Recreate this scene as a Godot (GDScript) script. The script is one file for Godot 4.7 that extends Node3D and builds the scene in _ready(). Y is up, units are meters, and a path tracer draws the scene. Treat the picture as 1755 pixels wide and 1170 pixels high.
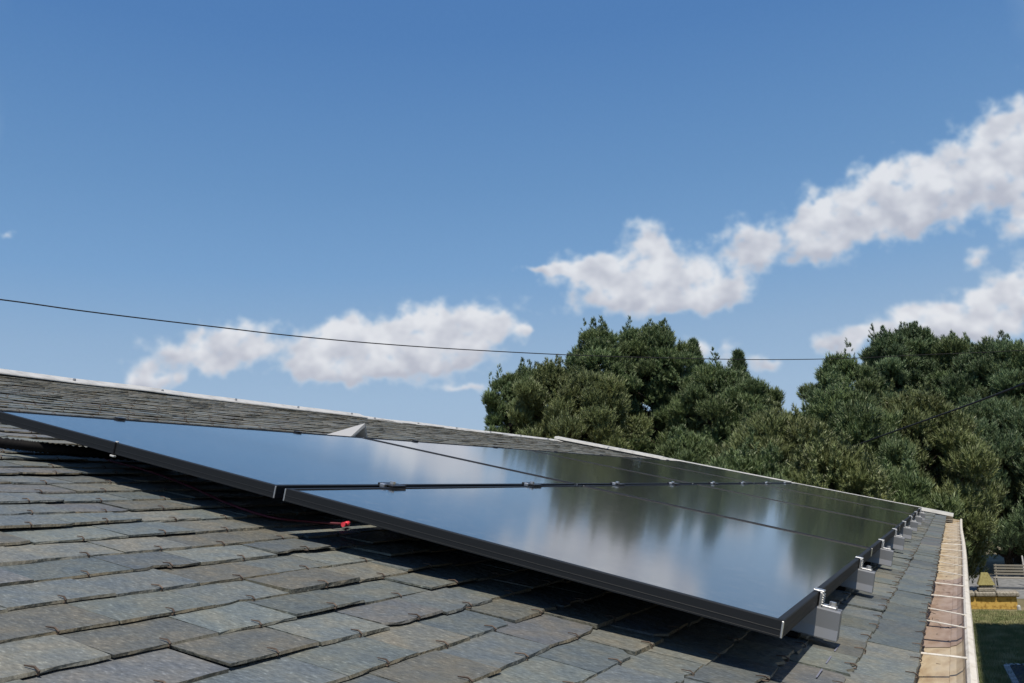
extends Node3D
# roof frame: u along the eave away from the viewer, v up the slope, n out of the slope (metres); u = v = n = 0 is the near lower corner of the solar array
const PITCH := 0.2443461
const BASE_Y := 3.3
const ROOF_N := -0.098
const PANEL_W := 1.6
const PANEL_L := 1.0
const GAP_U := 0.02
const GAP_V := 0.025
const COURSE := 0.0955
const EAVE_V := -0.18
const VERGE_U := 8.35

var RT := Transform3D(Basis(Vector3(0, 0, 1), -PITCH), Vector3(0, BASE_Y, 0))
var taken := {}
var eye_basis: Basis
var eye_at: Vector3
var focal := 1478.0856
var M := {}


# ---------------------------------------------------------------- helpers
func loc(u: float, v: float, n: float) -> Vector3:
	return Vector3(-v, n, -u)


func wp(u: float, v: float, n: float) -> Vector3:
	return RT * loc(u, v, n)


func ray(px: float, py: float) -> Vector3:
	return (eye_basis * Vector3((px - 877.5) / focal, -(py - 585.0) / focal, -1.0)).normalized()


func pixel(p: Vector3) -> Vector2:
	var q := eye_basis.transposed() * (p - eye_at)
	if q.z > -0.05:
		return Vector2(-9999, -9999)
	return Vector2(877.5 - focal * q.x / q.z, 585.0 + focal * q.y / q.z)


func ridge_v(u: float) -> float:
	return 4.68 - 0.088 * (clampf(u, -2.6, 9.0) - 1.6)


func numbered(called: String) -> String:
	var k: int = taken.get(called, -1) + 1
	taken[called] = k
	return called if k == 0 else "%s_%03d" % [called, k]


func thing(called: String, label: String, category: String, group := "", at := Transform3D()) -> Node3D:
	var o := Node3D.new()
	o.name = numbered(called)
	add_child(o)
	o.transform = at
	o.set_meta("label", label)
	o.set_meta("category", category)
	if group:
		o.set_meta("group", group)
	return o


func tool() -> SurfaceTool:
	var st := SurfaceTool.new()
	st.begin(Mesh.PRIMITIVE_TRIANGLES)
	return st


func mesh_of(st: SurfaceTool, m: Material) -> ArrayMesh:
	st.generate_normals()
	var a := st.commit()
	a.surface_set_material(0, m)
	return a


func part(called: String, a: Mesh, parent: Node, at := Transform3D()) -> MeshInstance3D:
	var o := MeshInstance3D.new()
	o.name = called
	o.mesh = a
	o.transform = at
	parent.add_child(o, true)
	return o


func obj(called: String, st: SurfaceTool, m: Material, parent: Node, at := Transform3D()) -> MeshInstance3D:
	return part(called, mesh_of(st, m), parent, at)


func single(called: String, st: SurfaceTool, m: Material, label: String, category: String, group := "") -> MeshInstance3D:
	var o := obj(numbered(called), st, m, self)
	o.set_meta("label", label)
	o.set_meta("category", category)
	if group:
		o.set_meta("group", group)
	return o


func setting(called: String, st: SurfaceTool, m: Material, at := Transform3D()) -> MeshInstance3D:
	var o := obj(called, st, m, self, at)
	o.set_meta("kind", "structure")
	return o


# corners counter-clockwise as seen from outside
func quad(st: SurfaceTool, a: Vector3, b: Vector3, c: Vector3, d: Vector3) -> void:
	st.set_smooth_group(-1)
	for p in [a, c, b, a, d, c]:
		st.add_vertex(p)


func tri(st: SurfaceTool, a: Vector3, b: Vector3, c: Vector3) -> void:
	st.set_smooth_group(-1)
	for p in [a, c, b]:
		st.add_vertex(p)


# box with small chamfers on all twelve edges
func box(st: SurfaceTool, xf: Transform3D, size: Vector3, ch := 0.0) -> void:
	var h := size / 2.0
	if ch <= 0.0:
		var c := []
		for i in 8:
			c.append(xf * Vector3(h.x if i & 1 else -h.x, h.y if i & 2 else -h.y, h.z if i & 4 else -h.z))
		quad(st, c[0], c[2], c[3], c[1])
		quad(st, c[4], c[5], c[7], c[6])
		quad(st, c[0], c[4], c[6], c[2])
		quad(st, c[1], c[3], c[7], c[5])
		quad(st, c[2], c[6], c[7], c[3])
		quad(st, c[0], c[1], c[5], c[4])
		return
	for ax in 3:
		var a1 := (ax + 1) % 3
		var a2 := (ax + 2) % 3
		for s in [-1.0, 1.0]:
			var f := []
			for k in [[-1, -1], [1, -1], [1, 1], [-1, 1]]:
				var p := Vector3()
				p[ax] = s * h[ax]
				p[a1] = k[0] * (h[a1] - ch)
				p[a2] = k[1] * (h[a2] - ch)
				f.append(xf * p)
			if s < 0:
				f.reverse()
			quad(st, f[0], f[1], f[2], f[3])
		for s1 in [-1.0, 1.0]:
			for s2 in [-1.0, 1.0]:
				var e := []
				for k in [[0, -1], [0, 1], [1, 1], [1, -1]]:
					var p := Vector3()
					p[ax] = k[1] * (h[ax] - ch)
					p[a1] = s1 * (h[a1] - (0.0 if k[0] == 0 else ch))
					p[a2] = s2 * (h[a2] - (ch if k[0] == 0 else 0.0))
					e.append(xf * p)
				if s1 * s2 > 0:
					e.reverse()
				quad(st, e[0], e[1], e[2], e[3])
	for i in 8:
		var s := Vector3(1 if i & 1 else -1, 1 if i & 2 else -1, 1 if i & 4 else -1)
		var t := []
		for ax in 3:
			var p := s * (h - Vector3.ONE * ch)
			p[ax] = s[ax] * h[ax]
			t.append(xf * p)
		if s.x * s.y * s.z < 0:
			t.reverse()
		tri(st, t[0], t[1], t[2])


func cbox(st: SurfaceTool, at: Vector3, size: Vector3, ch := 0.0, turn := 0.0) -> void:
	box(st, Transform3D(Basis(Vector3.UP, turn), at), size, ch)


# closed profile (counter-clockwise, x right, y up) swept along the axis z of xf, from z0 to z1
func extrude(st: SurfaceTool, prof: PackedVector2Array, xf: Transform3D, z0: float, z1: float) -> void:
	var n := prof.size()
	for i in n:
		var a := prof[i]
		var b := prof[(i + 1) % n]
		quad(st, xf * Vector3(a.x, a.y, z1), xf * Vector3(a.x, a.y, z0), xf * Vector3(b.x, b.y, z0), xf * Vector3(b.x, b.y, z1))
	var ids := Geometry2D.triangulate_polygon(prof)
	for k in range(0, ids.size(), 3):
		var p := [prof[ids[k]], prof[ids[k + 1]], prof[ids[k + 2]]]
		if (p[1] - p[0]).cross(p[2] - p[0]) < 0:
			p.reverse()
		tri(st, xf * Vector3(p[0].x, p[0].y, z1), xf * Vector3(p[1].x, p[1].y, z1), xf * Vector3(p[2].x, p[2].y, z1))
		tri(st, xf * Vector3(p[2].x, p[2].y, z0), xf * Vector3(p[1].x, p[1].y, z0), xf * Vector3(p[0].x, p[0].y, z0))


func tube(st: SurfaceTool, pts: Array, radii: Array, sides := 6, smooth := true) -> void:
	var rings := []
	var ref := Vector3.UP
	for i in pts.size():
		var d: Vector3 = (pts[mini(i + 1, pts.size() - 1)] - pts[maxi(i - 1, 0)]).normalized()
		if absf(d.dot(ref)) > 0.95:
			ref = Vector3(1, 0, 0.3).normalized()
		var x := d.cross(ref).normalized()
		var y := x.cross(d).normalized()
		ref = y
		var r: float = radii[mini(i, radii.size() - 1)]
		var ring := []
		for k in sides:
			var a := TAU * k / sides
			ring.append(pts[i] + (x * cos(a) + y * sin(a)) * r)
		rings.append(ring)
	for i in pts.size() - 1:
		for k in sides:
			var l := (k + 1) % sides
			st.set_smooth_group(1 if smooth else -1)
			for p in [rings[i][k], rings[i + 1][k], rings[i + 1][l], rings[i][k], rings[i + 1][l], rings[i][l]]:
				st.add_vertex(p)
	for k in range(1, sides - 1):
		tri(st, rings[0][0], rings[0][k], rings[0][k + 1])
		var e: Array = rings[-1]
		tri(st, e[0], e[k + 1], e[k])


func smoothed(pts: Array, steps := 6) -> Array:
	var c := Curve3D.new()
	for i in pts.size():
		var t: Vector3 = (pts[mini(i + 1, pts.size() - 1)] - pts[maxi(i - 1, 0)]) / 6.0
		c.add_point(pts[i], -t, t)
	var out := []
	for i in pts.size() - 1:
		for k in steps:
			out.append(c.sample(i, float(k) / steps))
	out.append(pts[-1])
	return out


func noise(freq: float, sd: int, oct := 4, kind := FastNoiseLite.TYPE_SIMPLEX_SMOOTH) -> FastNoiseLite:
	var f := FastNoiseLite.new()
	f.noise_type = kind
	f.frequency = freq
	f.seed = sd
	f.fractal_octaves = oct
	return f


func ntex(freq: float, sd: int, stops: Array, oct := 5, size := 512, kind := FastNoiseLite.TYPE_SIMPLEX_SMOOTH) -> NoiseTexture2D:
	var t := NoiseTexture2D.new()
	t.width = size
	t.height = size
	t.seamless = true
	t.noise = noise(freq, sd, oct, kind)
	var g := Gradient.new()
	g.offsets = PackedFloat32Array(stops.map(func(s): return s[0]))
	g.colors = PackedColorArray(stops.map(func(s): return s[1]))
	t.color_ramp = g
	return t


func bumps(freq: float, sd: int, strength: float, size := 512) -> NoiseTexture2D:
	var t := NoiseTexture2D.new()
	t.width = size
	t.height = size
	t.seamless = true
	t.as_normal_map = true
	t.bump_strength = strength
	t.noise = noise(freq, sd, 5)
	return t


func lin(r: float, g: float, b: float) -> Color:
	return Color(r, g, b).linear_to_srgb()


func grey(v: float) -> Color:
	return Color(v, v, v)


func mat(called: String, c: Color, rough: float, metal := 0.0) -> StandardMaterial3D:
	var m := StandardMaterial3D.new()
	m.resource_name = called
	m.albedo_color = c
	m.roughness = rough
	m.metallic = metal
	M[called] = m
	return m


func tri_map(m: StandardMaterial3D, scale: Vector3) -> void:
	m.uv1_triplanar = true
	m.uv1_world_triplanar = true
	m.uv1_scale = scale


func over(m: StandardMaterial3D, t: Texture2D, scale: Vector3) -> void:
	m.detail_enabled = true
	m.detail_blend_mode = BaseMaterial3D.BLEND_MODE_MUL
	m.detail_uv_layer = BaseMaterial3D.DETAIL_UV_2
	m.detail_albedo = t
	m.uv2_triplanar = true
	m.uv2_world_triplanar = true
	m.uv2_scale = scale


# ---------------------------------------------------------------- sky
const CLOUDS := [
	[400, 572, 68, 26], [325, 603, 80, 30], [250, 642, 42, 24], [425, 598, 46, 20], [275, 655, 35, 14], [360, 620, 50, 18],
	[552, 604, 66, 36], [622, 575, 88, 40], [720, 572, 90, 38], [795, 555, 75, 42], [840, 562, 50, 32], [640, 620, 110, 34], [560, 632, 66, 22], [700, 622, 90, 22], [770, 600, 60, 24],
	[905, 560, 18, 7], [15, 405, 14, 10], [800, 660, 60, 8],
	[1108, 395, 36, 30], [1120, 425, 26, 18], [1000, 452, 62, 22], [930, 458, 40, 8], [1060, 478, 105, 40], [1145, 465, 78, 40], [1228, 490, 66, 32], [1100, 515, 125, 28], [1180, 512, 80, 25],
	[1285, 408, 66, 34], [1292, 440, 42, 28], [1390, 365, 36, 36], [1412, 408, 60, 38], [1480, 372, 88, 50], [1532, 332, 88, 52], [1602, 318, 100, 48], [1680, 280, 90, 54], [1745, 240, 70, 62], [1592, 372, 58, 24], [1690, 322, 78, 24], [1388, 430, 36, 25],
	[1745, 378, 46, 36], [1675, 437, 32, 18], [1850, 200, 120, 70], [1850, 480, 110, 50],
	[1745, 500, 52, 34], [1690, 524, 70, 32], [1690, 552, 84, 30], [1560, 540, 54, 30], [1478, 573, 72, 24], [1425, 594, 46, 13], [1600, 562, 60, 25], [1640, 572, 80, 20],
	[1208, 600, 44, 26], [1298, 622, 44, 16]]
var sky_soft: FastNoiseLite
var sky_fine: FastNoiseLite
var sky_far: FastNoiseLite


func clear_sky(el: float, sunward: float) -> Color:
	const STOPS := [[-90.0, 170, 191, 212], [0.0, 170, 191, 212], [6.7, 158, 185, 213], [10.5, 144, 175, 208], [15.0, 121, 161, 204], [20.5, 105, 147, 194], [30.0, 83, 127, 182], [50.0, 66, 108, 168], [90.0, 56, 97, 158]]
	var c := Color()
	for i in range(1, STOPS.size()):
		if el <= STOPS[i][0]:
			var a: Array = STOPS[i - 1]
			var b: Array = STOPS[i]
			var t: float = (el - a[0]) / (b[0] - a[0])
			c = Color(lerpf(a[1], b[1], t) / 255.0, lerpf(a[2], b[2], t) / 255.0, lerpf(a[3], b[3], t) / 255.0)
			break
	return c.lerp(Color(0.8, 0.87, 0.95), 0.16 * maxf(0.0, sunward) ** 6)


func sky_colour(d: Vector3, sunwards: Vector3, near_frame: bool) -> Color:
	var el := rad_to_deg(asin(clampf(d.y, -1, 1)))
	var c := clear_sky(el, d.dot(sunwards))
	if el < -1.0:
		return c
	var dens := 0.0
	var lift := 0.0
	var lifts := 0.0
	if near_frame:
		var q := pixel(eye_at + d * 100.0)
		var wx := q.x + 16.0 * sky_soft.get_noise_2d(q.x, q.y) + 10.0 * sky_fine.get_noise_2d(q.x + 700.0, q.y)
		var wy := q.y + 13.0 * sky_soft.get_noise_2d(q.x + 900.0, q.y) + 8.0 * sky_fine.get_noise_2d(q.x, q.y + 700.0)
		for b in CLOUDS:
			var dx: float = (wx - b[0]) / b[2]
			if dx > 2.4 or dx < -2.4:
				continue
			var dy: float = (wy - b[1]) / b[3]
			if dy > 2.4 or dy < -2.4:
				continue
			var g := exp(-(dx * dx + dy * dy) * 1.0)
			dens += g
			lift += g * dy
			lifts += g
		if dens > 0.02:
			dens = minf(dens, 1.25) * (0.92 + 0.34 * sky_soft.get_noise_2d(q.x * 1.6, q.y * 2.0)) + 0.44 * sky_fine.get_noise_2d(q.x, q.y * 1.2)
			lift = lift / maxf(lifts, 0.01) + 1.1 * sky_soft.get_noise_2d(q.x * 1.3 + 300.0, q.y * 1.7)
	else:
		# small fair-weather clouds all round, as many as in view
		var s := 1.0 / maxf(d.y + 0.12, 0.05)
		dens = 0.1 + 1.3 * sky_far.get_noise_2d(d.x * s * 60.0, d.z * s * 60.0) * smoothstep(52.0, 12.0, el)
		lift = 2.0 * sky_soft.get_noise_2d(d.x * s * 300.0, d.z * s * 300.0)
	var a := smoothstep(0.27, 1.06, dens) * 0.94
	if a <= 0.0:
		return c
	var shade := clampf(0.42 + 0.62 * lift, 0.0, 1.0) * smoothstep(0.35, 1.0, dens)
	var body := Color8(231, 232, 236).lerp(Color8(187, 190, 202), shade)
	return c.lerp(body, a)


func make_sky(sunwards: Vector3) -> Image:
	sky_soft = noise(0.011, 3, 3)
	sky_fine = noise(0.02, 8, 6)
	sky_far = noise(0.02, 21, 5)
	var rng := RandomNumberGenerator.new()
	rng.seed = 5
	var cw := 1024
	var chh := 512
	var coarse := Image.create(cw, chh, false, Image.FORMAT_RGB8)
	for y in chh:
		var el := PI / 2 - PI * (y + 0.5) / chh
		if el < -0.02:
			coarse.fill_rect(Rect2i(0, y, cw, chh - y), clear_sky(0.0, 0.0))
			break
		for x in cw:
			var az := TAU * (x + 0.5) / cw
			coarse.set_pixel(x, y, sky_colour(Vector3(sin(az) * cos(el), sin(el), -cos(az) * cos(el)), sunwards, false))
	coarse.resize(4096, 2048, Image.INTERPOLATE_BILINEAR)
	var x0 := -700
	var x1 := 110
	var y0 := 1024 - 440
	var y1 := 1024 + 12
	for y in range(y0, y1):
		var el := PI / 2 - PI * (y + 0.5) / 2048
		for x in range(x0, x1):
			var az := TAU * (x + 0.5) / 4096
			var edge := minf(minf(x - x0, x1 - x), y - y0) / 40.0
			var c := sky_colour(Vector3(sin(az) * cos(el), sin(el), -cos(az) * cos(el)), sunwards, true)
			if edge < 1.0:
				c = coarse.get_pixel(posmod(x, 4096), y).lerp(c, edge)
			var j := rng.randf_range(-0.0025, 0.0025)
			coarse.set_pixel(posmod(x, 4096), y, Color(c.r + j, c.g + j, c.b + j))
	return coarse


# ---------------------------------------------------------------- materials
func make_materials() -> void:
	var m := mat("slate", grey(1), 0.62)
	m.vertex_color_use_as_albedo = true
	m.metallic_specular = 0.4
	m.albedo_texture = ntex(0.006, 11, [[0.0, Color(0.64, 0.68, 0.73)], [0.3, Color(0.70, 0.73, 0.76)], [0.5, Color(0.74, 0.76, 0.77)], [0.68, Color(0.77, 0.77, 0.755)], [0.86, Color(0.81, 0.80, 0.775)], [1.0, Color(0.90, 0.885, 0.86)]], 6, 1024)
	tri_map(m, Vector3(1.9, 1.9, 1.9))
	over(m, ntex(0.05, 17, [[0.0, grey(0.55)], [0.3, grey(0.72)], [0.62, grey(0.80)], [0.74, grey(0.84)], [0.80, grey(1.0)], [1.0, grey(1.0)]], 5, 1024), Vector3(1.3, 1.3, 3.4))
	m.normal_enabled = true
	m.normal_texture = bumps(0.02, 4, 9.0, 1024)
	m.normal_scale = 0.8
	m = mat("hook", lin(0.10, 0.075, 0.06), 0.7, 0.35)
	m = mat("deck", lin(0.06, 0.055, 0.05), 0.9)
	m = mat("frame", lin(0.012, 0.014, 0.017), 0.55, 0.0)
	m.metallic_specular = 0.35
	m = mat("bare_metal", lin(0.62, 0.63, 0.65), 0.33, 0.9)
	m = mat("rail_metal", lin(0.30, 0.31, 0.33), 0.45, 0.7)
	m = mat("black_clamp", lin(0.02, 0.02, 0.022), 0.4, 0.2)
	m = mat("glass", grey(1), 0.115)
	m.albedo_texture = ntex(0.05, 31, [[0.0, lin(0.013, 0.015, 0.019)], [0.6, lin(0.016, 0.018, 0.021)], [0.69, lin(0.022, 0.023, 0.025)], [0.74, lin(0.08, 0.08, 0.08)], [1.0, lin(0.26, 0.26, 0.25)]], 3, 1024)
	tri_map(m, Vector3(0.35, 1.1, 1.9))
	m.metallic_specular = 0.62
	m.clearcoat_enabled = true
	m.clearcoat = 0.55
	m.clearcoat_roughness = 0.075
	m = mat("white_paint", lin(0.52, 0.53, 0.53), 0.55)
	m.albedo_texture = ntex(0.01, 51, [[0.0, grey(0.80)], [0.5, grey(0.97)], [1.0, grey(1.0)]], 5, 512)
	tri_map(m, Vector3(2, 2, 2))
	m = mat("vent_grey", lin(0.40, 0.41, 0.42), 0.55)
	m = mat("weathered_wood", lin(0.27, 0.26, 0.23), 0.85)
	m = mat("white_lip", lin(0.72, 0.70, 0.66), 0.5)
	m.albedo_texture = ntex(0.03, 52, [[0.0, Color(0.72, 0.70, 0.66)], [0.4, Color(0.95, 0.94, 0.92)], [1.0, grey(1.0)]], 5, 512)
	tri_map(m, Vector3(3, 3, 1))
	for k in [["tan", 0.47, 0.40, 0.29], ["rosy", 0.34, 0.265, 0.22]]:
		m = mat("gutter_" + k[0], lin(k[1], k[2], k[3]), 0.55)
		m.albedo_texture = ntex(0.012, 61, [[0.0, Color(0.80, 0.74, 0.70)], [0.35, Color(0.92, 0.90, 0.88)], [0.6, grey(1.0)], [0.85, Color(0.96, 0.97, 1.0)], [1.0, Color(0.84, 0.80, 0.76)]], 5, 512)
		tri_map(m, Vector3(3.0, 3.0, 0.9))
	m = mat("cable_red", lin(0.11, 0.015, 0.03), 0.45)
	m = mat("connector_red", lin(0.80, 0.06, 0.10), 0.4)
	m = mat("black_plastic", lin(0.007, 0.007, 0.008), 0.7)
	m.metallic_specular = 0.25
	m = mat("wire_black", lin(0.008, 0.009, 0.013), 0.75)
	m = mat("wall_render", lin(0.55, 0.50, 0.42), 0.9)
	m = mat("ochre_render", lin(0.62, 0.42, 0.11), 0.9)
	m.albedo_texture = ntex(0.02, 71, [[0.0, Color(0.66, 0.60, 0.52)], [0.5, grey(0.95)], [1.0, grey(1.0)]], 5, 256)
	tri_map(m, Vector3(1.4, 1.4, 1.4))
	m = mat("garden_stone", lin(0.36, 0.34, 0.30), 0.9)
	m.albedo_texture = ntex(0.03, 72, [[0.0, Color(0.5, 0.47, 0.42)], [0.5, grey(0.9)], [1.0, grey(1.0)]], 5, 256)
	tri_map(m, Vector3(2, 2, 2))
	m = mat("lichen_stone", lin(0.34, 0.31, 0.13), 0.9)
	m.albedo_texture = ntex(0.03, 73, [[0.0, Color(0.55, 0.5, 0.45)], [0.5, grey(0.95)], [1.0, Color(0.9, 0.92, 0.95)]], 5, 256)
	tri_map(m, Vector3(2, 2, 2))
	m = mat("paving", lin(0.26, 0.27, 0.28), 0.85)
	m.albedo_texture = ntex(0.02, 74, [[0.0, grey(0.7)], [1.0, grey(1.0)]], 5, 256)
	tri_map(m, Vector3(0.7, 0.7, 0.7))
	m = mat("ground", grey(1), 0.95)
	m.albedo_texture = ntex(0.01, 75, [[0.0, lin(0.10, 0.095, 0.05)], [0.5, lin(0.16, 0.14, 0.08)], [1.0, lin(0.22, 0.19, 0.12)]], 6, 512)
	tri_map(m, Vector3(0.12, 0.12, 0.12))
	m = mat("lawn", grey(1), 0.95)
	m.albedo_texture = ntex(0.03, 76, [[0.0, lin(0.12, 0.15, 0.05)], [0.5, lin(0.18, 0.20, 0.08)], [0.8, lin(0.27, 0.25, 0.12)], [1.0, lin(0.32, 0.28, 0.15)]], 6, 512)
	tri_map(m, Vector3(0.9, 0.9, 0.9))
	m = mat("grass", grey(1), 0.8)
	m.vertex_color_use_as_albedo = true
	m.backlight = grey(0.3)
	m = mat("needles", grey(1), 0.5)
	m.vertex_color_use_as_albedo = true
	m.metallic_specular = 0.55
	m.backlight = grey(0.85)
	m = mat("bark", lin(0.10, 0.075, 0.055), 0.95)
	m.albedo_texture = ntex(0.04, 77, [[0.0, grey(0.4)], [0.6, grey(0.85)], [1.0, grey(1.0)]], 5, 256)
	tri_map(m, Vector3(3, 0.8, 3))
	m = mat("rug_blue", lin(0.02, 0.024, 0.04), 0.9)
	m = mat("rug_white", lin(0.62, 0.62, 0.62), 0.9)
	m = mat("chalk_blue", lin(0.15, 0.165, 0.23), 0.95)
	m = mat("chalk_red", lin(0.28, 0.10, 0.09), 0.95)


# ---------------------------------------------------------------- the house
const TINTS := [Vector3(0.20, 0.25, 0.275), Vector3(0.225, 0.26, 0.25), Vector3(0.27, 0.265, 0.235), Vector3(0.165, 0.195, 0.22), Vector3(0.235, 0.235, 0.26), Vector3(0.25, 0.275, 0.265), Vector3(0.29, 0.27, 0.22)]


# one slate: origin in the middle of its butt, x along the eave, z up the slope, y out of the roof
func slate_into(st: SurfaceTool, hs: SurfaceTool, xf: Transform3D, rng: RandomNumberGenerator, old := 0.0) -> void:
	var t: Vector3 = (TINTS[rng.randi() % TINTS.size()].lerp(Vector3(0.238, 0.245, 0.232), 0.5)) * rng.randf_range(1.5, 2.25)
	t = t.lerp(Vector3(0.56, 0.54, 0.47) * rng.randf_range(0.8, 1.15), old * rng.randf_range(0.2, 1.0))
	var top := Color(t.x, t.y, t.z)
	var e := Vector3(0.50, 0.43, 0.31).lerp(t, rng.randf_range(0.1, 0.8))
	var edge := Color(e.x, e.y, e.z)
	var w := 0.0795 + rng.randf_range(-0.0010, 0.0004)
	var th := rng.randf_range(0.0030, 0.0046) if rng.randf() < 0.85 else rng.randf_range(0.005, 0.007)
	var front := []
	var chip_l := rng.randf_range(0.006, 0.022) if rng.randf() < 0.12 else 0.0
	var chip_r := rng.randf_range(0.006, 0.022) if rng.randf() < 0.12 else 0.0
	var skew := rng.randf_range(-0.0035, 0.0035)
	for i in 7:
		var f := i / 6.0
		var z := rng.randf_range(-0.0009, 0.0009) + skew * (f - 0.5)
		if i == 0:
			z += chip_l
		if i == 6:
			z += chip_r
		if rng.randf() < 0.06:
			z += rng.randf_range(0.003, 0.010)
		front.append(Vector2(lerpf(-w, w, f), z))
	var head := 0.205
	var pts := []
	for p in front:
		pts.append([xf * Vector3(p.x, 0, p.y), xf * Vector3(p.x + rng.randf_range(-0.0008, 0.0008), -th, p.y - rng.randf_range(0.0, 0.0028))])
	var h0 := xf * Vector3(-w, 0, head)
	var h1 := xf * Vector3(w, 0, head)
	var hm := xf * Vector3(0, 0, head)
	st.set_color(top)
	for i in 6:
		# seen from above: x right, z up the page away; counter-clockwise from outside (y up) needs reversed order
		tri(st, pts[i][0], hm, pts[i + 1][0])
	tri(st, pts[0][0], h0, hm)
	tri(st, pts[6][0], hm, h1)
	st.set_color(edge)
	for i in 6:
		quad(st, pts[i][1], pts[i][0], pts[i + 1][0], pts[i + 1][1])
	st.set_color(Color(t.x * 0.8, t.y * 0.8, t.z * 0.75))
	quad(st, xf * Vector3(-w, -th, head), h0, pts[0][0], pts[0][1])
	quad(st, pts[6][1], pts[6][0], h1, xf * Vector3(w, -th, head))
	if hs:
		hook_into(hs, xf * Transform3D(Basis(), Vector3(rng.randf_range(-0.006, 0.006), 0, 0)), th, rng)


func hook_into(st: SurfaceTool, xf: Transform3D, th: float, rng: RandomNumberGenerator) -> void:
	var s := rng.randf_range(-0.004, 0.004)
	var pts := [Vector3(0, -th - 0.0005, 0.006), Vector3(0, -th + 0.0005, -0.0035), Vector3(s * 0.2, 0.0005, -0.0045), Vector3(s * 0.5, 0.0035, 0.002), Vector3(s, 0.002, 0.016)]
	tube(st, pts.map(func(p): return xf * p), [0.0011, 0.0014, 0.0014, 0.0013, 0.0008], 4, false)


func slate_pose(u: float, v: float, rng: RandomNumberGenerator) -> Transform3D:
	# butt lifted by its own thickness, head tucked under the course above
	var tilt := 0.044 + rng.randf_range(-0.008, 0.012)
	var lift := rng.randf_range(0.0005, 0.0048) if rng.randf() < 0.38 else 0.0
	v += rng.randf_range(-0.0035, 0.0035)
	if v > 1.9 and rng.randf() < 0.55:
		lift = rng.randf_range(0.0005, 0.0042)
	tilt += lift * 6.0
	var b := Basis(Vector3(-1, 0, 0), 0.0)
	# x along u, z along v, y along n, in the roof's local axes (-v, n, -u)
	b = Basis(Vector3(0, 0, -1), Vector3(0, 1, 0), Vector3(-1, 0, 0))
	b = b * Basis(Vector3(0, 1, 0), rng.randf_range(-0.012, 0.012)) * Basis(Vector3(1, 0, 0), tilt) * Basis(Vector3(0, 0, 1), rng.randf_range(-0.012, 0.012))
	return RT * Transform3D(b, loc(u, v, ROOF_N + 0.0030 + lift + rng.randf_range(-0.0006, 0.0012)))


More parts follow.
